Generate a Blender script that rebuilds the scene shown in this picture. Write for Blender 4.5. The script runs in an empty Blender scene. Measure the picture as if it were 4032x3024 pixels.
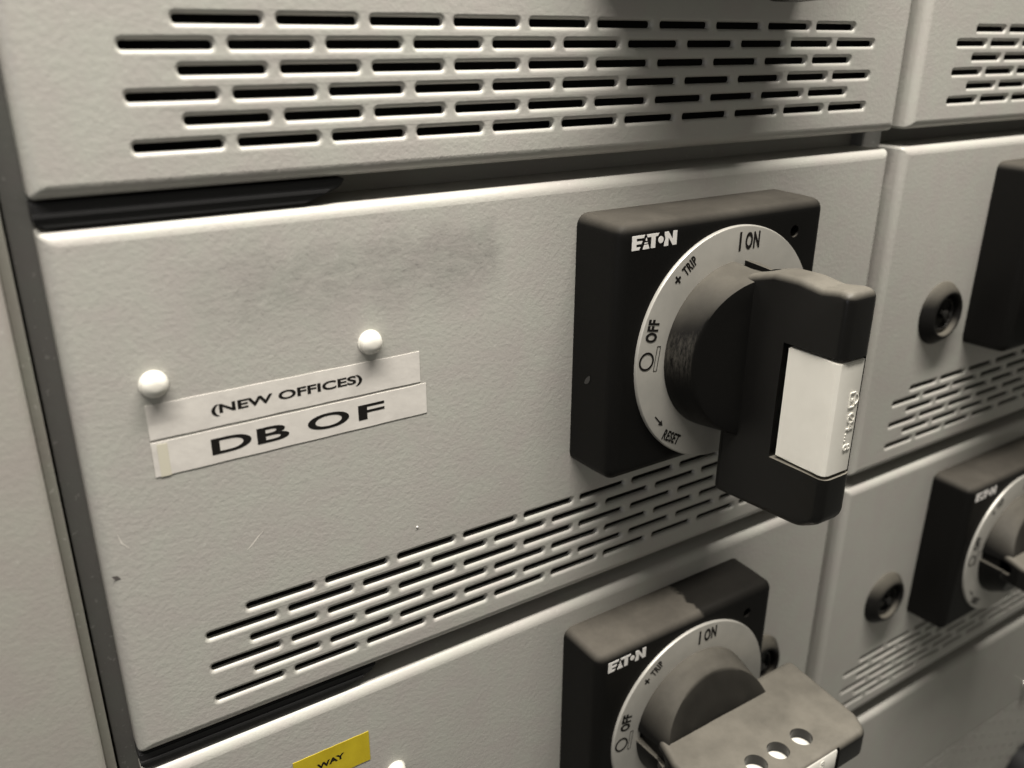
import bpy, bmesh, math, random
from mathutils import Vector, Matrix
from mathutils.geometry import tessellate_polygon
random.seed(7)
S = 0.001                       # all shapes below are given in millimetres
PI = math.pi
sc = bpy.context.scene
COL = sc.collection

# ------------------------------------------------------------------ camera
cam_d = bpy.data.cameras.new('camera'); cam = bpy.data.objects.new('camera', cam_d); COL.objects.link(cam)
yaw, pit, rol = -0.5770, -0.3792, -0.0048
R = Matrix.Rotation(yaw, 3, 'Z') @ Matrix.Rotation(pit, 3, 'X') @ Matrix.Rotation(rol, 3, 'Y')
M = Matrix((( R[0][0], R[0][2], -R[0][1]), (R[1][0], R[1][2], -R[1][1]), (R[2][0], R[2][2], -R[2][1]))).to_4x4()
M.translation = Vector((-48.896, -271.732, -3.913)) * S
cam.matrix_world = M
cam_d.sensor_width = 36; cam_d.lens = 30.788
cam_d.clip_start = 0.005; cam_d.clip_end = 50
cam_d.dof.use_dof = True; cam_d.dof.focus_distance = 0.345; cam_d.dof.aperture_fstop = 8.5
sc.camera = cam

# ------------------------------------------------------------------ world, lamps, exposure
w = bpy.data.worlds.new('World'); sc.world = w; w.use_nodes = True
bg = w.node_tree.nodes['Background']; bg.inputs[0].default_value = (1.0, 0.96, 0.82, 1); bg.inputs[1].default_value = 0.14

def area(name, loc, target, sx, sy, power, color):
    d = bpy.data.lights.new(name, 'AREA'); d.shape = 'RECTANGLE'; d.size = sx * S; d.size_y = sy * S
    d.energy = power; d.color = color
    o = bpy.data.objects.new(name, d); COL.objects.link(o)
    o.location = Vector(loc) * S
    o.rotation_euler = (Vector(target) - Vector(loc)).to_track_quat('-Z', 'Y').to_euler()
    return o
lamp = area('ceiling_lamp', (20, -268, 900), (20, 0, -150), 1150, 110, 35.5, (1.0, 0.947, 0.86))
area('left_fill', (-800, -420, 60), (0, 0, -120), 350, 500, 0.7, (0.93, 0.92, 1.0))  # added fill with no known source, brightens the left-facing folds

sc.view_settings.view_transform = 'Standard'; sc.view_settings.look = 'None'
sc.view_settings.exposure = 0; sc.view_settings.gamma = 1; sc.view_settings.use_curve_mapping = False
sc.render.engine = 'CYCLES'

# ------------------------------------------------------------------ materials
def mat(name, color, rough=0.5, metallic=0.0, spec=0.5):
    m = bpy.data.materials.new(name); m.use_nodes = True
    b = m.node_tree.nodes['Principled BSDF']
    b.inputs['Base Color'].default_value = (*color, 1); b.inputs['Roughness'].default_value = rough
    b.inputs['Metallic'].default_value = metallic; b.inputs['Specular IOR Level'].default_value = spec
    return m
class NT:
    def __init__(s, m): s.m = m; s.t = m.node_tree; s.b = s.t.nodes['Principled BSDF']; s.co = None
    def n(s, typ, **kw):
        x = s.t.nodes.new(typ)
        for k, v in kw.items(): setattr(x, k, v)
        return x
    def link(s, a, b): s.t.links.new(a, b)
    def coord(s):
        if not s.co: s.co = s.n('ShaderNodeTexCoord')
        return s.co.outputs['Object']
    def noise(s, scale, detail=2, rough=0.5, vec=None, dist=0):
        x = s.n('ShaderNodeTexNoise'); x.inputs['Scale'].default_value = scale; x.inputs['Detail'].default_value = detail
        x.inputs['Roughness'].default_value = rough; x.inputs['Distortion'].default_value = dist
        s.link(vec or s.coord(), x.inputs['Vector']); return x.outputs['Fac']
    def ramp(s, fac, a, b, ca=(0,0,0,1), cb=(1,1,1,1)):
        x = s.n('ShaderNodeValToRGB'); x.color_ramp.elements[0].position = a; x.color_ramp.elements[1].position = b
        x.color_ramp.elements[0].color = ca; x.color_ramp.elements[1].color = cb
        s.link(fac, x.inputs['Fac']); return x.outputs['Color']
    def math(s, op, a, b=None, clamp=False):
        x = s.n('ShaderNodeMath', operation=op, use_clamp=clamp)
        for i, v in enumerate((a, b)):
            if v is None: continue
            if isinstance(v, (int, float)): x.inputs[i].default_value = v
            else: s.link(v, x.inputs[i])
        return x.outputs[0]
    def mix(s, fac, a, b):
        x = s.n('ShaderNodeMix', data_type='RGBA')
        for i, v in ((0, fac), (6, a), (7, b)):
            if isinstance(v, (int, float)): x.inputs[i].default_value = v
            elif isinstance(v, tuple): x.inputs[i].default_value = v
            else: s.link(v, x.inputs[i])
        return x.outputs[2]
    def bump(s, h, strength, dist):
        x = s.n('ShaderNodeBump'); x.inputs['Strength'].default_value = strength; x.inputs['Distance'].default_value = dist
        s.link(h, x.inputs['Height']); s.link(x.outputs[0], s.b.inputs['Normal'])

def powder(name, col, smudge=False, bump=0.5):
    m = mat(name, col, 0.38, 0, 0.5); t = NT(m)
    h1 = t.noise(480, 3, 0.55); h2 = t.noise(1100, 2, 0.5)
    t.bump(t.math('ADD', h1, t.math('MULTIPLY', h2, 0.3)), bump, 0.00027)
    c1 = tuple(c * 0.975 for c in col); c2 = tuple(c * 1.02 for c in col)
    blot = t.ramp(t.noise(60, 3, 0.6), 0.35, 0.65, (c1[0]*1.02, c1[1]*0.99, c1[2]*1.0, 1), (c2[0]*0.99, c2[1]*1.01, c2[2]*0.99, 1))
    out = blot
    speck = t.ramp(t.noise(420, 2, 0.6), 0.66, 0.72)
    out = t.mix(t.math('MULTIPLY', speck, 0.12), out, (0.9, 0.9, 0.86, 1))
    if smudge:
        # scuffed grey patch under the top edge of the door (local x 0..120, z 110..130)
        sep = t.n('ShaderNodeSeparateXYZ'); t.link(t.coord(), sep.inputs[0])
        wob = t.math('MULTIPLY', t.math('SUBTRACT', t.noise(55, 4, 0.65), 0.5), 0.022)
        xx = t.math('ADD', sep.outputs[0], wob); zz = t.math('ADD', sep.outputs[2], t.math('MULTIPLY', wob, 0.9))
        rx = t.math('MULTIPLY', t.ramp(xx, -0.012, 0.030), t.ramp(xx, 0.117, 0.123, (1,1,1,1), (0,0,0,1)))
        rz = t.math('MULTIPLY', t.ramp(zz, 0.097, 0.112), t.ramp(zz, 0.124, 0.130, (1,1,1,1), (0,0,0,1)))
        mp = t.n('ShaderNodeMapping'); mp.inputs['Rotation'].default_value = (0, 0.35, 0); mp.inputs['Scale'].default_value = (1, 1, 2.6)
        t.link(t.coord(), mp.inputs[0])
        st = t.ramp(t.noise(120, 5, 0.75, mp.outputs[0]), 0.28, 0.66)
        fine = t.ramp(t.noise(330, 5, 0.8, mp.outputs[0]), 0.55, 0.68)
        core = t.math('MULTIPLY', t.ramp(xx, 0.060, 0.112), 0.10)
        amt = t.math('MULTIPLY', t.math('MULTIPLY', rx, rz), t.math('ADD', core, t.math('ADD', t.math('MULTIPLY', st, 0.34), t.math('MULTIPLY', fine, 0.42))), True)
        out = t.mix(amt, out, (0.13, 0.125, 0.12, 1))
    t.link(out, t.b.inputs['Base Color'])
    return m
GREY = (0.458, 0.449, 0.420)
M_door = powder('grey_powder_coat', GREY)
M_door_smudge = powder('grey_powder_coat_scuffed', GREY, True)
M_post = powder('grey_post_paint', (0.41, 0.395, 0.365), bump=0.35)
M_frame = powder('grey_frame_paint', (0.40, 0.39, 0.36), bump=0.3)
M_rail_shade = powder('rail_paint_shade_darkened', (0.18, 0.178, 0.172), bump=0.3)  # paint darkened: the shade of the recessed gaps is put into the colour
M_flange_shade = powder('flange_paint_shade_darkened', (0.22, 0.215, 0.19), bump=0.3)  # olive tone is the grey paint coloured as if in shade
M_dark = mat('interior_shade_black', (0.012, 0.011, 0.010), 0.9)
M_strip = mat('black_rubber', (0.012, 0.012, 0.013), 0.6)

def plastic(name, base, dust, rough=0.42, wiped=False, amount=1.0, worn=False):
    m = mat(name, base, rough, 0, 0.10); t = NT(m)
    geo = t.n('ShaderNodeNewGeometry'); sep = t.n('ShaderNodeSeparateXYZ'); t.link(geo.outputs['Normal'], sep.inputs[0])
    up = t.ramp(sep.outputs[2], 0.25, 0.9)                         # dust has settled on everything that faces up
    nz = t.ramp(t.noise(75, 5, 0.65), 0.25, 0.70)
    d = t.math('MULTIPLY', up, t.math('ADD', t.math('MULTIPLY', nz, 0.35), 0.65))
    d = t.math('MULTIPLY', d, amount)
    if wiped:
        s2 = t.n('ShaderNodeSeparateXYZ'); t.link(t.coord(), s2.inputs[0])
        edge = t.math('ADD', s2.outputs[0], t.math('MULTIPLY', t.math('SUBTRACT', t.noise(60, 4, 0.7), 0.5), 0.016))
        d = t.math('MULTIPLY', d, t.ramp(t.math('MULTIPLY', t.math('SUBTRACT', edge, 0.004), 60), 0.0, 0.10, (1,1,1,1), (0.1,0.1,0.1,1)))
    marks = t.ramp(t.noise(160, 4, 0.8), 0.70, 0.76)
    d = t.math('MAXIMUM', d, t.math('MULTIPLY', marks, 0.10))
    if worn:                                                       # rubbed streaks on the left flank of the knob
        s3 = t.n('ShaderNodeSeparateXYZ'); t.link(t.coord(), s3.inputs[0])
        mp = t.n('ShaderNodeMapping'); mp.inputs['Scale'].default_value = (1.5, 2.5, 0.5); t.link(t.coord(), mp.inputs[0])
        rub = t.ramp(t.noise(420, 5, 0.8, mp.outputs[0]), 0.40, 0.66)
        side = t.math('MULTIPLY', t.ramp(t.math('ABSOLUTE', sep.outputs[1]), 0.55, 0.8, (1,1,1,1), (0,0,0,1)), t.ramp(t.math('ABSOLUTE', t.math('ADD', s3.outputs[2], -0.004)), 0.002, 0.013, (1,1,1,1), (0,0,0,1)))
        side = t.math('MULTIPLY', side, t.ramp(s3.outputs[0], -0.01, 0.0, (1,1,1,1), (0,0,0,1)))
        d = t.math('MAXIMUM', d, t.math('MULTIPLY', t.math('MULTIPLY', rub, side), 0.5))
    t.link(t.mix(d, (*base, 1), (*dust, 1)), t.b.inputs['Base Color'])
    t.link(t.math('ADD', t.math('MULTIPLY', d, 0.4), rough), t.b.inputs['Roughness'])
    t.bump(t.noise(2200, 2, 0.5), 0.25, 0.0002)
    return m
BL = (0.0065, 0.0063, 0.006); DU = (0.115, 0.105, 0.09)
M_black = plastic('black_plastic', BL, DU, amount=0.65)
M_knob = plastic('black_knob_plastic', BL, (0.115, 0.107, 0.092), 0.34, worn=True)
M_black_wiped = plastic('black_plastic_wiped', BL, DU, wiped=True)
M_grip = plastic('black_grip_plastic', BL, (0.165, 0.153, 0.13), 0.24)
M_grip.node_tree.nodes['Principled BSDF'].inputs['Specular IOR Level'].default_value = 0.30
M_lock = plastic('black_lock_plastic', (0.012, 0.0115, 0.011), (0.13, 0.12, 0.10), 0.35)
M_ring = mat('dial_grey', (0.50, 0.475, 0.42), 0.38)
t = NT(M_ring); t.link(t.ramp(t.noise(90, 3, 0.6), 0.3, 0.7, (0.42,0.41,0.38,1), (0.48,0.465,0.43,1)), t.b.inputs['Base Color'])
NT(M_ring).b.inputs['Metallic'].default_value = 0.25
M_rub = mat('rubbed_plastic', (0.035, 0.034, 0.033), 0.6)
M_white = mat('white_lever_plastic', (0.78, 0.75, 0.69), 0.35)
t = NT(M_white); t.link(t.ramp(t.noise(70, 3, 0.6), 0.3, 0.7, (0.76,0.74,0.68,1), (0.82,0.80,0.74,1)), t.b.inputs['Base Color'])
M_plug = mat('white_plug_plastic', (0.78, 0.76, 0.70), 0.4)
M_print_w = mat('white_print', (0.80, 0.78, 0.76), 0.5)
M_print_k = mat('black_print', (0.012, 0.011, 0.010), 0.9, 0, 0.1)
M_label = mat('label_tape', (0.7, 0.67, 0.63), 0.42)
t = NT(M_label); t.link(t.ramp(t.noise(120, 4, 0.65), 0.3, 0.7, (0.68,0.65,0.615,1), (0.76,0.73,0.69,1)), t.b.inputs['Base Color'])
t.bump(t.noise(130, 3, 0.5), 0.35, 0.0005)
M_yel = mat('yellow_label_tape', (0.62, 0.47, 0.03), 0.45)
t = NT(M_yel); t.link(t.ramp(t.noise(90, 4, 0.65), 0.3, 0.7, (0.50,0.38,0.012,1), (0.62,0.49,0.02,1)), t.b.inputs['Base Color'])
M_glue = mat('yellowed_adhesive', (0.67, 0.64, 0.53), 0.42)
M_steel = mat('bright_steel', (0.75, 0.73, 0.70), 0.25, 1.0)
M_nickdark = mat('dark_chip', (0.10, 0.09, 0.085), 0.7)
M_scr = mat('scratch_light', (0.72, 0.69, 0.64), 0.6)

# ------------------------------------------------------------------ mesh helpers
def link(name, bm_or_me, m=None, parent=None, loc=None, sharp=35, smooth=True):
    if isinstance(bm_or_me, bmesh.types.BMesh):
        bmesh.ops.recalc_face_normals(bm_or_me, faces=bm_or_me.faces)
        me = bpy.data.meshes.new(name); bm_or_me.to_mesh(me); bm_or_me.free()
    else: me = bm_or_me
    if smooth:
        for p in me.polygons: p.use_smooth = True
        me.set_sharp_from_angle(angle=math.radians(sharp))
    else:
        for p in me.polygons: p.use_smooth = False
    if m and not me.materials: me.materials.append(m)
    o = bpy.data.objects.new(name, me); COL.objects.link(o)
    if parent: o.parent = parent
    if loc: o.location = Vector(loc) * S
    return o
def empty(name, loc, label, cat, group=None):
    o = bpy.data.objects.new(name, None); COL.objects.link(o); o.location = Vector(loc) * S
    o.empty_display_size = 0.01
    tag(o, label, cat, group); return o
def tag(o, label, cat, group=None):
    o['label'] = label; o['category'] = cat
    if group: o['group'] = group
    return o
def copy_tree(o, parent=None):
    c = o.copy(); COL.objects.link(c); c.parent = parent
    for ch in list(o.children): copy_tree(ch, c)
    return c
def rrect(x0, x1, z0, z1, r, n=4):
    out = []
    for cx, cz, a0 in ((x1-r, z1-r, 0), (x0+r, z1-r, 90), (x0+r, z0+r, 180), (x1-r, z0+r, 270)):
        for i in range(n + 1):
            a = math.radians(a0 + 90 * i / n); out.append((cx + r*math.cos(a), cz + r*math.sin(a)))
    return out
def loft(bm, loops, close_first=False, close_last=False):
    """loops: lists of (x,y,z) mm with equal count; returns vert loops"""
    vs = [[bm.verts.new(Vector(p) * S) for p in L] for L in loops]
    n = len(vs[0])
    for a, b in zip(vs, vs[1:]):
        for i in range(n):
            bm.faces.new((a[i], a[(i+1) % n], b[(i+1) % n], b[i]))
    if close_first: bm.faces.new(vs[0])
    if close_last: bm.faces.new(vs[-1])
    return vs
def box(bm, x0, x1, y0, y1, z0, z1, bev=0.0, seg=3):
    g = bmesh.new()
    bmesh.ops.create_cube(g, size=1)
    for v in g.verts:
        v.co = Vector(((x0+x1)/2 + v.co.x*(x1-x0), (y0+y1)/2 + v.co.y*(y1-y0), (z0+z1)/2 + v.co.z*(z1-z0))) * S
    if bev: bmesh.ops.bevel(g, geom=list(g.edges), offset=bev*S, segments=seg, profile=0.5, affect='EDGES')
    me = bpy.data.meshes.new('tmp'); g.to_mesh(me); g.free(); bm.from_mesh(me); bpy.data.meshes.remove(me)
def text_mesh(body, size, x, z, y, ang=0, sx=1.0, offset=0.0, shear=0.0, extrude=0.04, align='LEFT', spacing=1.0):
    """size: cap height in mm; returns a mesh with the writing laid on the plane y, facing -y"""
    cu = bpy.data.curves.new('txt', 'FONT'); cu.body = body; cu.size = 1.0; cu.align_x = align
    cu.offset = offset; cu.shear = shear; cu.extrude = 0; cu.space_character = spacing; cu.resolution_u = 6
    o = bpy.data.objects.new('txt', cu); COL.objects.link(o)
    dg = bpy.context.evaluated_depsgraph_get(); dg.update()
    me = bpy.data.meshes.new_from_object(o.evaluated_get(dg)); bpy.data.objects.remove(o); bpy.data.curves.remove(cu)
    k = size / 0.70; ca, sa = math.cos(ang), math.sin(ang)
    bm = bmesh.new(); bm.from_mesh(me); bpy.data.meshes.remove(me)
    for v in bm.verts:
        px, pz = v.co.x * k * sx, v.co.y * k
        v.co = Vector((x + px*ca - pz*sa, y, z + px*sa + pz*ca)) * S
    f = list(bm.faces); r = bmesh.ops.extrude_face_region(bm, geom=f)
    for g in r['geom']:
        if isinstance(g, bmesh.types.BMVert): g.co.y += extrude * S
    return bm
def merge(*bms):
    out = bmesh.new()
    for b in bms:
        me = bpy.data.meshes.new('tmp'); b.to_mesh(me); b.free(); out.from_mesh(me); bpy.data.meshes.remove(me)
    return out
def poly_plate(bm, pts, y0, y1):
    a = [bm.verts.new(Vector((p[0], y0, p[1])) * S) for p in pts]; b = [bm.verts.new(Vector((p[0], y1, p[1])) * S) for p in pts]
    bm.faces.new(a); bm.faces.new(b[::-1]); n = len(pts)
    for i in range(n): bm.faces.new((a[i], b[i], b[(i+1) % n], a[(i+1) % n]))
def boolean(me, cutters):
    o = bpy.data.objects.new('b', me); COL.objects.link(o); tmp = []
    for c in cutters:
        bmesh.ops.recalc_face_normals(c, faces=c.faces)
        cm = bpy.data.meshes.new('c'); c.to_mesh(cm); c.free()
        co = bpy.data.objects.new('c', cm); COL.objects.link(co); tmp.append(co)
        md = o.modifiers.new('b', 'BOOLEAN'); md.object = co; md.operation = 'DIFFERENCE'; md.solver = 'EXACT'
    dg = bpy.context.evaluated_depsgraph_get(); dg.update()
    res = bpy.data.meshes.new_from_object(o.evaluated_get(dg))
    bpy.data.objects.remove(o)
    for c in tmp: bpy.data.objects.remove(c)
    return res
def cyl(cx, cy, cz, axis, r, h, n=32):
    bm = bmesh.new(); bmesh.ops.create_cone(bm, cap_ends=True, segments=n, radius1=r*S, radius2=r*S, depth=h*S)
    if axis == 'X': bmesh.ops.rotate(bm, verts=bm.verts, matrix=Matrix.Rotation(PI/2, 3, 'Y'))
    if axis == 'Y': bmesh.ops.rotate(bm, verts=bm.verts, matrix=Matrix.Rotation(PI/2, 3, 'X'))
    bmesh.ops.translate(bm, verts=bm.verts, vec=Vector((cx, cy, cz)) * S)
    return bm
def lathe(bm, prof, cx=0, cz=0, n=48):
    """prof: (r, y); axis is y"""
    loops = [[(cx + r*math.cos(2*PI*i/n), y, cz + r*math.sin(2*PI*i/n)) for i in range(n)] for r, y in prof]
    vs = loft(bm, loops); bm.faces.new(vs[-1]); return vs

# ------------------------------------------------------------------ doors
PITCH, ROWP, SLEN = 30.0, 6.86, 25.4
def door_mesh(name, x0, x1, z0, z1, slots, sh=2.5, bev=1.5, depth=22.0, er=4.2):
    """front sheet with slots, folded edges; slots: (x, z) = left end and mid height"""
    bm = bmesh.new()
    outer = rrect(x0+er, x1-er, z0+er, z1-er, 0.6, 3)
    holes = []
    for sx, sz in slots:
        holes.append(rrect(sx-bev, sx+SLEN+bev, sz-sh/2-bev, sz+sh/2+bev, 2.3 if sh > 2 else 0.9, 3))
    loops = [outer] + holes
    polys = [[Vector((p[0], p[1], 0)) for p in L] for L in loops]
    tris = tessellate_polygon(polys)
    flat = [p for L in loops for p in L]
    vs = [bm.verts.new(Vector((p[0], 0, p[1])) * S) for p in flat]
    for a, b, c in tris:
        try: bm.faces.new((vs[a], vs[b], vs[c]))
        except ValueError: pass
    def ring(base, fn, steps):
        prev = base; n = len(base)
        for s in steps:
            cur = [bm.verts.new(Vector(p) * S) for p in fn(*s)]
            for i in range(n): bm.faces.new((prev[i], prev[(i+1) % n], cur[(i+1) % n], cur[i]))
            prev = cur
    k = len(outer)
    def fo(e, y, rr): return [(p[0], y, p[1]) for p in rrect(x0+er-e, x1-er+e, z0+er-e, z1-er+e, rr, 3)]
    st = [(er*math.sin(a), er*(1-math.cos(a)), 0.6 + 0.9*math.sin(a)) for a in [PI/2*i/6 for i in range(1, 7)]]
    st.append((er, depth, 1.5))
    ring(vs[:k], fo, st)
    i0 = k
    for sx, sz in slots:
        def fh(e, y, rr): return [(p[0], y, p[1]) for p in rrect(sx-bev+e, sx+SLEN+bev-e, sz-sh/2-bev+e, sz+sh/2+bev-e, rr, 3)]
        r0 = 2.3 if sh > 2 else 0.9
        st = [(bev*math.sin(a), bev*(1-math.cos(a)), max(0.35, r0 - 0.85*bev*math.sin(a))) for a in [PI/2*i/4 for i in range(1, 5)]]
        st.append((bev, 2.3, max(0.35, r0-0.85*bev)))
        ring(vs[i0:i0+16], fh, st); i0 += 16
    bmesh.ops.recalc_face_normals(bm, faces=bm.faces)
    me = bpy.data.meshes.new(name); bm.to_mesh(me); bm.free()
    return me
slots = []
for r in range(6):
    if r % 2 == 0: slots += [(15 + PITCH*i, -ROWP*r) for i in range(10)]
    else: slots += [(PITCH*i, -ROWP*r) for i in range(11)]
DX0, DX1, DZ0, DZ1 = -28.4, 351.6, -46.9, 140.0
door_me = door_mesh('door_panel', DX0, DX1, DZ0, DZ1, slots)
door_me2 = None
def finish_panel(o):
    for p in o.data.polygons: p.use_smooth = True
    md = o.modifiers.new('wn', 'WEIGHTED_NORMAL'); md.weight = 100; md.keep_sharp = False

def shade_backing(parent, x0, x1, z0, z1):
    bm = bmesh.new(); box(bm, x0, x1, 9, 10.5, z0, z1)  # black sheet painted in for the unlit inside behind the slots
    return link('shade_backing', bm, M_dark, parent)

def make_lock(parent, x, z):
    bm = bmesh.new()
    lathe(bm, [(18.6, 0.3), (18.6, -0.6), (18.0, -1.6), (15.5, -4.6), (13.8, -6.0), (12.8, -6.4), (12.0, -6.0), (11.6, -4.5), (11.2, -1.2)], n=48)
    o = link('lock', bm, M_lock, parent, (x, 0, z), sharp=50)
    bm = bmesh.new()
    lathe(bm, [(10.2, -1.1), (10.2, -3.0), (9.7, -3.4), (8.6, -3.4), (8.2, -2.8), (8.0, -1.3)], n=40)
    bm2 = bmesh.new(); lathe(bm2, [(2.6, -1.2), (2.6, -5.0), (2.0, -5.4)], n=20)
    box(bm2, -5.8, 5.8, -4.4, -1.2, -1.0, 1.0, 0.3)
    i = link('lock_insert', merge(bm, bm2), M_lock_in, o, sharp=50)
    i.rotation_euler = (0, 0.5, 0)
    return o
M_lock_in = mat('dark_metal_insert', (0.02, 0.019, 0.018), 0.25, 0.3)

MOD = 195.6; COLP = 391.9
DOORS = 'grey ventilated compartment doors of the switchboard'
def make_door(col, row, label, m=M_door, lock=None):
    t = empty('compartment_door', (COLP*col, 0, -MOD*row), label, 'door', DOORS)
    p = link('panel', door_me if m is M_door else door_me.copy(), None, t, smooth=False)
    if not p.data.materials: p.data.materials.append(m)
    finish_panel(p)
    shade_backing(t, -20, 343, -42, 8)
    if lock: make_lock(t, *lock)
    return t
# first door mesh gets the plain material; the scuffed one its own copy
door_me_sm = door_me.copy()
door_me.materials.append(M_door)
d00 = make_door(0, 0, 'upper left door with large vent slots, level with the top of the picture', lock=(299.5, 49.6))
# middle door: same shape, scuffed paint
d01 = empty('compartment_door', (0, 0, -MOD), 'central door with the two white text labels and a dark scuff under its top edge', 'door', DOORS)
p = link('panel', door_me_sm, None, d01, smooth=False); p.data.materials.append(M_door_smudge); finish_panel(p)
shade_backing(d01, -20, 343, -42, 8)
d02 = make_door(0, 2, 'lower left door carrying the yellow label and a black rotary switch turned sideways', lock=(299.5, -346+2*MOD))
d10 = make_door(1, 0, 'upper right door cut by the picture edge, only a corner of its vent slots showing')
d11 = make_door(1, 1, 'right door in the middle row with a round black lock left of the dark housing edge', lock=(420.5-COLP, -151.3+MOD))
d12 = make_door(1, 2, 'right door of the third row, below the door with the first round lock', lock=(419.5-COLP, -346+2*MOD))
# plate below on the right, with fine slots
s4 = []
for r in range(18):
    off = 0 if r % 2 else 15
    s4 += [(off + PITCH*i, -98 - 6.9*r) for i in range(11 if r % 2 else 10)]
d13 = empty('compartment_door', (COLP, 0, -450.6), 'bottom right door with many rows of thin slots and a bright screw', 'door', DOORS)
me = door_mesh('door_panel_fine', DX0, DX1, -330, 0, s4, sh=1.5, bev=0.9)
p = link('panel', me, None, d13, smooth=False); me.materials.append(M_door); finish_panel(p)
shade_backing(d13, -20, 343, -240, -90)
bm = bmesh.new(); lathe(bm, [(5.0, 0.2), (5.0, -1.5), (4.4, -3.2), (2.8, -4.6), (1.0, -5.0)], n=24)
link('screw', bm, M_steel, d13, (664-COLP+3, 0, -531.6+450.6), sharp=60)

# scratches and chips in the middle door's paint
def strip_mesh(pts, wdt, y=-0.05):
    bm = bmesh.new(); L, Rr = [], []
    for i, p in enumerate(pts):
        a = Vector(pts[max(i-1, 0)]); b = Vector(pts[min(i+1, len(pts)-1)]); d = (b-a).normalized(); n = Vector((-d.y, d.x))
        ww = wdt * (0.25 if i in (0, len(pts)-1) else 1) / 2
        L.append(bm.verts.new(Vector((p[0]+n.x*ww, y, p[1]+n.y*ww)) * S)); Rr.append(bm.verts.new(Vector((p[0]-n.x*ww, y, p[1]-n.y*ww)) * S))
    for i in range(len(pts)-1): bm.faces.new((L[i], L[i+1], Rr[i+1], Rr[i]))
    return bm
link('scratch', strip_mesh([(17.2, -172.5+MOD), (19.0, -171+MOD), (21.6, -168.4+MOD), (23.9, -166.5+MOD)], 0.55), M_scr, d01)
link('scratch', strip_mesh([(-22.4, -153.1+MOD), (-21.6, -156.4+MOD), (-19.6, -159.2+MOD)], 0.5), M_scr, d01)
link('paint_chip', strip_mesh([(-26.2, -167.6+MOD), (-25, -168.4+MOD), (-23.9, -169.2+MOD)], 1.5), M_nickdark, d01)
bm = bmesh.new(); lathe(bm, [(0.45, 0), (0.45, -0.2), (0.2, -0.4)], n=10); link('paint_chip', bm, M_print_w, d01, (83.7, 0, -184.4+MOD))

# ------------------------------------------------------------------ cabinet carcass behind and beside the doors
cab = empty('cabinet_frame', (0, 24, -650), 'grey steel carcass with the flat upright post left of the doors', 'cabinet')
bm = bmesh.new(); box(bm, -240, -39.2, 0, 60, -700, 400, 2.6, 5); link('post', bm, M_post, cab, (0, -24, 650), sharp=40)
bm = bmesh.new(); box(bm, -39.1, -35.9, 4, 30, -700, 400, 0.5); link('flange', bm, M_flange_shade, cab, (0, -24, 650), sharp=40)
bm = bmesh.new(); box(bm, -38.0, 900, 30, 34, -700, 400); link('back_plate', bm, M_frame, cab, (0, -24, 650))
bm = bmesh.new(); box(bm, -34.9, -24, 11, 29.8, -700, 400, 0.6); link('side_rail', bm, M_rail_shade, cab, (0, -24, 650))
for z in (144.3, 144.3-MOD, 144.3-2*MOD, 144.3-3*MOD):
    bm = bmesh.new(); box(bm, -29, 352, 23, 29.8, z-5.5, z+5.5, 0.8); link('crossbar', bm, M_frame, cab, (0, -24, 650))
bm = bmesh.new(); box(bm, 350.0, 365, 16, 29.9, -700, 400, 0.8); link('mullion', bm, M_rail_shade, cab, (0, -24, 650))  # darkened colour paints the shade in the gap between the columns

# black hinge strips in the gaps between the doors
def make_strip(z, label):
    pts = [(-28.4, 3.7), (64, 3.7), (62, 1.0), (50, -3.6), (-26.0, -3.6), (-28.4, -2.2)]
    bm = bmesh.new(); poly_plate(bm, pts, 2.2, 20)
    bmesh.ops.bevel(bm, geom=list(bm.edges), offset=0.5*S, segments=2, affect='EDGES')
    pts2 = [(-28.4, 0.6), (58, 0.6), (57, -0.4), (-28.4, -0.4)]
    bm2 = bmesh.new(); poly_plate(bm2, pts2, 1.6, 3)
    o = link('rubber_strip', merge(bm, bm2), M_strip, None, (0, 0, z), sharp=40)
    tag(o, label, 'strip', 'black strips lying in the gaps between doors')
    return o
make_strip(-51.3, 'black strip in the gap above the door with the white labels')
make_strip(-51.3-MOD, 'black strip in the gap above the door with the yellow label')

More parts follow.
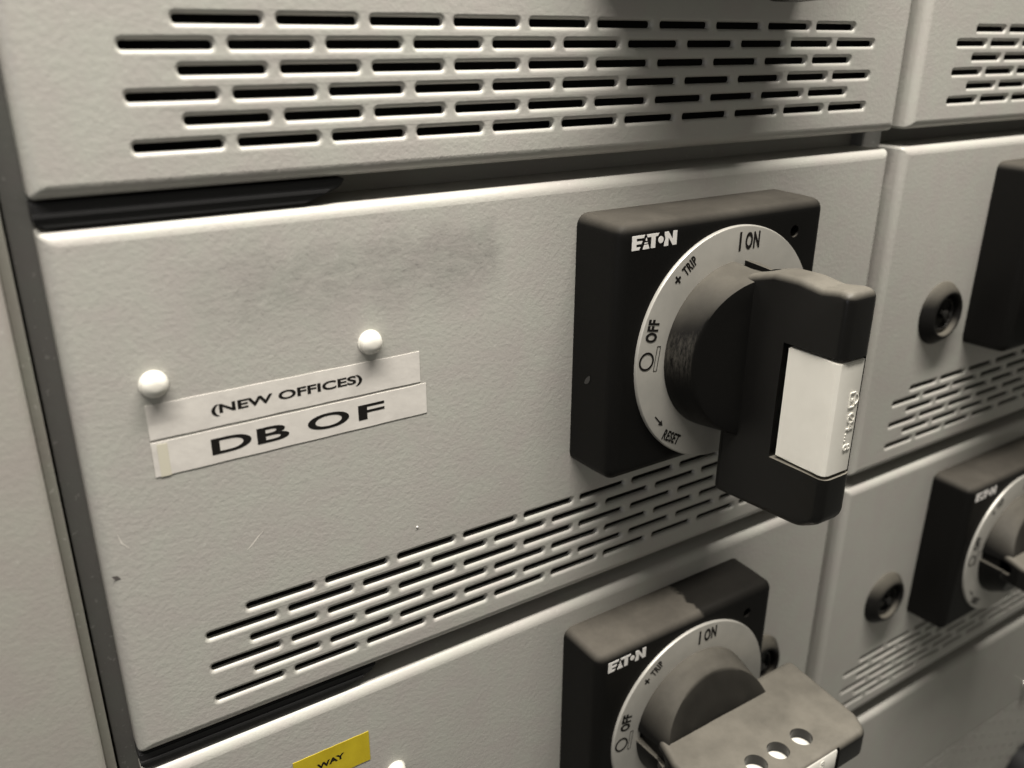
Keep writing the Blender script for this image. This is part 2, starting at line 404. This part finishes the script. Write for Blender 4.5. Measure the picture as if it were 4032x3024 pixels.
# ------------------------------------------------------------------ rotary handles
def housing_mesh():
    bm = bmesh.new(); x0, x1, z0, z1 = -61.4, 54.4, -50.4, 57.2
    L = []
    def lp(e, y, r): return [(p[0], y, p[1]) for p in rrect(x0+e, x1-e, z0+e, z1-e, r, 5)]
    L.append(lp(0, 0.2, 5)); L.append(lp(0.2, -14, 5)); L.append(lp(0.5, -21.0, 5))
    for i in range(1, 7):
        a = PI/2*i/6; L.append(lp(0.5 + 5*(1-math.cos(a)), -21 - 5*math.sin(a), 5 - 2.6*i/6))
    loft(bm, L, True, True)
    bmesh.ops.recalc_face_normals(bm, faces=bm.faces)
    me = bpy.data.meshes.new('housing'); bm.to_mesh(me); bm.free()
    me = boolean(me, [cyl(35.4, -26, 44.2, 'Y', 2.6, 16, 24)])
    return me
def logo_bm():
    bm = bmesh.new(); k = 5.5; x0, z0, y0, y1 = -55.2, 46.6, -26.12, -25.9
    P = lambda pts: poly_plate(bm, [(x0 + a*k, z0 + b*k) for a, b in pts], y0, y1)
    P([(0,0), (0,1), (1.12,1), (1.04,.80), (.40,.80), (.40,.60), (.92,.60), (.84,.40), (.40,.40), (.40,.20), (.76,.20), (.66,0)])
    P([(1.28,.80), (1.20,.58), (1.36,.58)]); P([(1.10,.30), (1.46,.30), (1.58,0), (.98,0)]); P([(1.14,.46),(1.40,.46),(1.43,.38),(1.11,.38)])
    P([(1.28,1), (2.42,1), (2.28,.80), (2.10,.80), (2.10,0), (1.72,0), (1.72,.80), (1.36,.80)])
    n = 18; P([(2.60 + .24*math.cos(2*PI*i/n), .5 + .24*math.sin(2*PI*i/n)) for i in range(n)])
    P([(2.92,0), (2.92,.18), (3.02,.5), (2.92,.82), (2.92,1), (3.28,1), (3.70,.42), (3.70,1), (4.08,1), (4.08,0), (3.72,0), (3.30,.58), (3.30,0)])
    return bm
CX, CZ = 219.2, -125.3
def dial_bm():
    bm = bmesh.new(); n = 96
    prof = [(50.6, -25.6), (50.6, -26.9), (50.2, -27.4), (49.7, -27.5), (34, -27.5), (34, -25.8)]
    loops = [[(r*math.cos(2*PI*i/n), y, r*math.sin(2*PI*i/n)) for i in range(n)] for r, y in prof]
    loft(bm, loops); return bm
def dial_text():
    y = -27.62; Y = lambda x, z: (x-CX, z-CZ)
    b = []
    x, z = Y(219.3, -84.9); b.append(text_mesh('I', 7.4, x, z, y, 0, 0.7, 0.03))
    x, z = Y(223.2, -84.6); b.append(text_mesh('ON', 6.4, x, z, y, 0, 0.56, 0.04, spacing=1.12))
    x, z = Y(187.6, -95.6); b.append(text_mesh('+', 4.8, x, z, y, math.radians(42), 0.9, 0.03))
    x, z = Y(191.6, -91.8); b.append(text_mesh('TRIP', 4.1, x, z, y, math.radians(41), 0.60, 0.032, spacing=1.12))
    x, z = Y(177.5, -116.8); b.append(text_mesh('OFF', 5.3, x, z, y, math.radians(80), 0.66, 0.042, spacing=1.1))
    # ring symbol, slim outlined rectangle, arrow
    g = bmesh.new(); n = 32; cx, cz = Y(173.6, -124.1)
    L = lambda r, yy: [(cx + r*math.cos(2*PI*i/n), yy, cz + r*math.sin(2*PI*i/n)) for i in range(n)]
    loft(g, [L(3.9, y+.1), L(3.9, y), L(3.0, y), L(3.0, y+.1)]); b.append(g)
    g = bmesh.new(); a0, a1 = Y(179.8, -118.8), Y(178.4, -129.0)
    d = Vector((a1[0]-a0[0], a1[1]-a0[1])).normalized(); nn = Vector((-d.y, d.x)) * 0.85
    c = [(a0[0]+nn.x, a0[1]+nn.y), (a1[0]+nn.x, a1[1]+nn.y), (a1[0]-nn.x, a1[1]-nn.y), (a0[0]-nn.x, a0[1]-nn.y)]
    for i in range(4):
        p, q = Vector(c[i]), Vector(c[(i+1) % 4]); e = (q-p).normalized(); m = Vector((-e.y, e.x)) * 0.11
        poly_plate(g, [tuple(p+m), tuple(q+m), tuple(q-m), tuple(p-m)], y, y+.1)
    b.append(g)
    g = bmesh.new(); p = Vector(Y(180.4, -149.6)); q = Vector(Y(184.8, -154.6)); e = (q-p).normalized(); m = Vector((-e.y, e.x))
    h = q - e*2.4
    poly_plate(g, [tuple(p+m*.32), tuple(p-m*.32), tuple(h-m*.32), tuple(h-m*1.25), tuple(q), tuple(h+m*1.25), tuple(h+m*.32)], y, y+.1); b.append(g)
    x, z = Y(184.6, -160.4); b.append(text_mesh('RESET', 4.3, x, z, y, math.radians(-29), 0.60, 0.032, spacing=1.1))
    return [('on_mark', merge(b[0], b[1])), ('trip_mark', merge(b[2], b[3])), ('off_mark', merge(b[4], b[5])), ('outline_mark', b[6]), ('reset_mark', merge(b[7], b[8]))]
def hub_mesh():
    bm = bmesh.new(); n = 72
    def fy(x): return -(47.0 - 9.0*min(1, max(0, (abs(x)-7)/23)))
    L = [[(36.2*math.cos(2*PI*i/n), -26.2, 36.2*math.sin(2*PI*i/n)) for i in range(n)],
         [(36.0*math.cos(2*PI*i/n), -29.5, 36.0*math.sin(2*PI*i/n)) for i in range(n)]]
    for f, rr, dy in ((0.35, 34.2, 0), (0.75, 31.9, 0), (0.93, 31.0, 0), (0.99, 30.3, 0), (1.0, 29.2, 0)):
        lo = []
        for i in range(n):
            x, z = rr*math.cos(2*PI*i/n), (rr + (36.0-rr)*0.72)*math.sin(2*PI*i/n); lo.append((x, -29.5 + (fy(x)+29.5)*f, z))
        L.append(lo)
    for rr in (25, 19, 12, 6, 2):
        L.append([(rr*math.cos(2*PI*i/n), fy(rr*math.cos(2*PI*i/n)), rr*1.14*math.sin(2*PI*i/n)) for i in range(n)])
    loft(bm, L, True, True)
    bmesh.ops.recalc_face_normals(bm, faces=bm.faces)
    me = bpy.data.meshes.new('hub'); bm.to_mesh(me); bm.free()
    return boolean(me, [groove()])
def groove():
    # pointer groove at the top of the hub, running from the dial towards the grip
    g = bmesh.new()
    P = [(-1.0, -25.0), (-2.4, -44.0), (-2.2, -46.5), (-0.5, -48.0), (2.2, -48.4), (4.4, -47.4), (5.3, -45.0), (5.0, -25.0)]
    a = [g.verts.new(Vector((p[0], p[1], 33.0)) * S) for p in P]; b = [g.verts.new(Vector((p[0], p[1], 60)) * S) for p in P]
    g.faces.new(a); g.faces.new(b[::-1])
    for i in range(len(P)): g.faces.new((a[i], b[i], b[(i+1) % len(P)], a[(i+1) % len(P)]))
    return g
def round_poly(pts, n=5):
    """pts: (x, y, r) closed outline; returns the outline with its corners rounded"""
    out = []; N = len(pts)
    for i in range(N):
        p = Vector(pts[i][:2]); a = (Vector(pts[i-1][:2]) - p); b = (Vector(pts[(i+1) % N][:2]) - p); r = pts[i][2]
        a.normalize(); b.normalize(); ang = a.angle(b) / 2; d = r / math.tan(ang)
        c = p + (a + b).normalized() * (r / math.sin(ang)); s0 = p + a*d - c; s1 = p + b*d - c
        tot = s0.angle_signed(s1)
        for k in range(n+1):
            v = s0.copy(); v.rotate(Matrix.Rotation(-tot*k/n, 2)); out.append(tuple(c + v))
    return out
def inset_poly(pts, e):
    N = len(pts); out = []
    area2 = sum(pts[i][0]*pts[(i+1) % N][1] - pts[(i+1) % N][0]*pts[i][1] for i in range(N)); sg = 1 if area2 > 0 else -1
    for i in range(N):
        p = Vector(pts[i]); a = (p - Vector(pts[i-1])).normalized(); b = (Vector(pts[(i+1) % N]) - p).normalized()
        t_ = (a + b).normalized(); nrm = Vector((-t_.y, t_.x)) * sg; k = max(0.6, nrm.dot(Vector((-a.y, a.x)) * sg))
        out.append(tuple(p + nrm * e / k))
    return out
def grip_mesh():
    prof = round_poly([(-35.5, 22, 1.5), (-35, -63, 3.4), (-79, -60.8, 12), (-89.4, -55.0, 7), (-89.4, 37.8, 3.8), (-84.0, 38.2, 5), (-76, 37.0, 9), (-66, 38.4, 14), (-54, 38.2, 10), (-42, 35.0, 8), (-36, 31, 2)])
    bm = bmesh.new(); r = 3.6; W_ = 8.1; steps = [PI/2*i/5 for i in range(6)]
    L = []
    for i in range(6):
        a = PI/2*i/5; L.append((-W_ + r*(1-math.cos(a)), r*(1-math.sin(a))))
    for i in range(6):
        a = PI/2*(5-i)/5; L.append((W_ - r*(1-math.cos(a)), r*(1-math.sin(a))))
    def flare(y):                                                  # the arm widens where it grows out of the hub
        t_ = min(1, max(0, (y + 60) / 20)); return 1 + 0.25*t_*t_
    loops = [[(x*flare(q[0]), q[0], q[1]) for q in inset_poly(prof, e)] for x, e in L]
    loft(bm, loops, True, True)
    bmesh.ops.recalc_face_normals(bm, faces=bm.faces)
    me = bpy.data.meshes.new('grip'); bm.to_mesh(me); bm.free()
    c1 = bmesh.new(); box(c1, -20, 2.6, -120, -63.0, -35.6, 12.9)
    me = boolean(me, [c1])
    me = boolean(me, [groove()])
    c2 = bmesh.new(); box(c2, 0.5, 7.0, -121, -82.2, -35.5, 12.8)
    me = boolean(me, [c2])
    me = boolean(me, [cyl(6, -75, z, 'X', 5.3, 14, 36) for z in (-24.8, -8.9, 5.9)])
    print('grip verts', len(me.vertices))
    return me
def lever_mesh():
    # side plate + front strip of the white locking lever, L-shaped in plan, with raised marks
    pl = [(-7.9, -65.2), (-7.5, -72), (-7.4, -80), (-7.9, -85.5), (-7.6, -87.3), (-6.6, -88.4), (-5.0, -88.8), (5.6, -88.8), (6.3, -88.4), (6.6, -87.6), (6.6, -82.9), (2.2, -82.9), (2.2, -65.2)]
    bm = bmesh.new()
    a = [bm.verts.new(Vector((p[0], p[1], -34.4)) * S) for p in pl]; b = [bm.verts.new(Vector((p[0], p[1], 11.6)) * S) for p in pl]
    f0 = bm.faces.new(a); f1 = bm.faces.new(b[::-1])
    for i in range(len(pl)): bm.faces.new((a[i], b[i], b[(i+1) % len(pl)], a[(i+1) % len(pl)]))
    bmesh.ops.bevel(bm, geom=[e for e in f0.edges] + [e for e in f1.edges], offset=0.4*S, segments=2, affect='EDGES')
    y = -89.08
    marks = [text_mesh('Ø', 4.2, 0.9, -9.3, y, -PI/2, 1.0, 0.0, extrude=0.5), text_mesh('4', 4.2, 0.9, -13.9, y, -PI/2, 1.0, 0.0, extrude=0.5),
             text_mesh('...', 4.2, 0.9, -17.5, y, -PI/2, 1.0, 0.0, extrude=0.5), text_mesh('8', 4.2, 0.9, -22.3, y, -PI/2, 1.0, 0.0, extrude=0.5)]
    # padlock symbol: body outline, shackle, keyhole
    g = bmesh.new()
    def bar(p, q, wd=.42):
        p, q = Vector(p), Vector(q); e = (q-p).normalized(); m = Vector((-e.y, e.x)) * wd/2
        poly_plate(g, [tuple(p+m), tuple(q+m), tuple(q-m), tuple(p-m)], y, y+.5)
    c = [(0.4, -1.2), (3.4, -1.2), (3.4, -7.0), (0.4, -7.0)]
    for i in range(4): bar(c[i], c[(i+1) % 4])
    arc = [(3.4 + 2.1*math.sin(PI*i/10), -4.1 + 2.1*math.cos(PI*i/10)) for i in range(11)]
    for p, q in zip(arc, arc[1:]): bar(p, q)
    bar((1.4, -4.1), (2.4, -4.1), 0.9)
    return merge(bm, g, *marks)

hous_me = housing_mesh(); hub_me = hub_mesh(); grip_me = grip_mesh()
HG = 'black rotary switch handles on the doors'
def make_handle(label):
    t = empty('rotary_handle', (CX, 0, CZ), label, 'rotary switch', HG)
    h = link('housing', hous_me, M_black, t, sharp=40)
    link('brand_logo', logo_bm(), M_print_w, h, smooth=False)
    d = link('dial_plate', dial_bm(), M_ring, t, sharp=40)
    for nm, tb in dial_text(): link(nm, tb, M_print_k, d, smooth=False)
    k = link('knob', hub_me, M_knob, t, sharp=28)
    g = link('grip', grip_me, M_grip, t, sharp=32)
    l = link('locking_lever', lever_mesh(), M_white, g, sharp=32)
    return t
h01 = make_handle('large rotary switch beside the white labels, grip upright with a white lever, set to ON')
def place_handle(cx, cz, off, label, wiped=False):
    c = copy_tree(h01); c.location = Vector((cx, 0, cz)) * S; c['label'] = label
    for ch in c.children:
        kind = ch.name.split('.')[0]
        if off and kind in ('knob', 'grip'): ch.rotation_euler = (0, -PI/2, 0)
        if wiped and kind == 'housing':
            ch.data = ch.data.copy(); ch.data.materials[0] = M_black_wiped
    return c
def side_mark(parent, y, z, ln, wd, ang):
    bm_ = bmesh.new(); c, s_ = math.cos(ang), math.sin(ang); n = 12; vs_ = []
    for i in range(n):
        a = 2*PI*i/n; u, v = ln*math.cos(a)*(1+0.15*math.sin(3*a)), wd*math.sin(a)
        vs_.append(bm_.verts.new(Vector((-61.36 - 0.1, y + u*c - v*s_, z + u*s_ + v*c)) * S))
    bm_.faces.new(vs_); return link('rub_mark', bm_, M_rub, parent, smooth=False)
hs = [c for c in h01.children if c.name.startswith('housing')][0]
HS_EXTRA = [(hs, -10.5, -9.0, 2.6, 1.1, -0.9)]
place_handle(CX, CZ-MOD, True, 'rotary switch at the bottom of the picture, grip turned sideways showing three round holes', wiped=True)
place_handle(CX, CZ+MOD, False, 'rotary switch on the upper left door, just above the picture, shading the vent slots')
place_handle(451+61.4, CZ, False, 'rotary switch at the right picture edge, only its dark left side showing')
place_handle(451+61.4, CZ-MOD, True, 'rotary switch on the lower right, its dial partly cut by the picture edge')

for args in HS_EXTRA: side_mark(*args)

# ------------------------------------------------------------------ labels and plugs on the doors
def plate(name, x0, x1, z0, z1, m, label, cat, skew=0.0, group=None, y=-0.2, th=0.19):
    bm = bmesh.new(); nx = 24; rows = []
    for j in range(2):
        zz = (z0, z1)[j]
        rows.append([(x0 + (x1-x0)*i/nx + skew*(j*1.0), y, zz + 0.10*math.sin(i*1.3+j*2)*0.6) for i in range(nx+1)])
    top = [[bm.verts.new(Vector(p) * S) for p in r] for r in rows]
    bot = [[bm.verts.new(Vector((p[0], y+th, p[2])) * S) for p in r] for r in rows]
    for i in range(nx):
        bm.faces.new((top[0][i], top[0][i+1], top[1][i+1], top[1][i])); bm.faces.new((bot[0][i], bot[1][i], bot[1][i+1], bot[0][i+1]))
        bm.faces.new((top[1][i], top[1][i+1], bot[1][i+1], bot[1][i])); bm.faces.new((top[0][i+1], top[0][i], bot[0][i], bot[0][i+1]))
    bm.faces.new((top[0][0], top[1][0], bot[1][0], bot[0][0])); bm.faces.new((top[1][nx], top[0][nx], bot[0][nx], bot[1][nx]))
    o = link(name, bm, m, None, smooth=False); tag(o, label, cat, group); return o
lg = 'white printed labels on the central door'
a = plate('adhesive_label', -8.2, 87.3, -123.4, -111.6, M_label, 'upper white label reading (NEW OFFICES), right under two white plugs', 'label', group=lg)
link('lettering', text_mesh('(NEW OFFICES)', 2.95, 11.2, -118.9, -0.26, 0.004, 1.83, 0.028, extrude=0.05), M_print_k, a, smooth=False)
b = plate('adhesive_label', -8.3, 89.6, -136.4, -124.5, M_label, 'lower white label with the large letters DB OF', 'label', group=lg)
link('lettering', merge(*[text_mesh(c_, 5.6, x_, -133.2, -0.26, 0.003, k_, 0.018, extrude=0.05) for c_, x_, k_ in (('D', 8.9, 2.5), ('B', 24.0, 2.75), ('O', 42.6, 2.5), ('F', 60.6, 3.2))]), M_print_k, b, smooth=False)
g = bmesh.new(); box(g, -6.6, -3.4, -0.27, -0.21, -136.6, -125.2); link('adhesive_residue', g, M_glue, b, smooth=False)
yl = plate('adhesive_label', 24.6, 57.3, -289.0, -273.8, M_yel, 'yellow label reading WAY at the bottom edge of the picture', 'label')
link('lettering', text_mesh('WAY', 2.5, 34.6, -282.2, -0.26, 0.05, 1.35, 0.04, extrude=0.05), M_print_k, yl, smooth=False)

def plug(x, z, label):
    bm = bmesh.new(); prof = [(4.5, 0.1), (4.5, -0.35), (4.1, -0.55), (4.1, -0.9), (4.0, -1.7), (3.7, -2.6), (3.0, -3.3), (2.1, -3.75), (1.0, -3.95)]
    lathe(bm, prof, n=36)
    o = link('hole_plug', bm, M_plug, None, (x, 0, z), sharp=60); tag(o, label, 'plug', 'round white plugs pressed into the doors')
plug(-4.6, -104.9, 'white domed plug over the left end of the (NEW OFFICES) label')
plug(68.2, -104.5, 'white domed plug over the right end of the (NEW OFFICES) label')
plug(68.6, -301.0, 'white plug right of the yellow label, cut by the bottom edge')

# ------------------------------------------------------------------ partly seen round knob in the bottom right corner
kn = empty('selector_knob', (700, 0, -640), 'dark rimmed round knob with a pale face in the bottom right corner', 'knob')
bm = bmesh.new(); lathe(bm, [(24, 0.2), (24, -14), (23, -16), (19, -16.5), (18, -15.5), (18, -12)], n=48); link('rim', bm, M_strip, kn, sharp=40)
bm = bmesh.new(); lathe(bm, [(17.8, -10), (17.8, -13.5), (17, -14)], n=48); link('face', bm, M_white, kn, sharp=40)
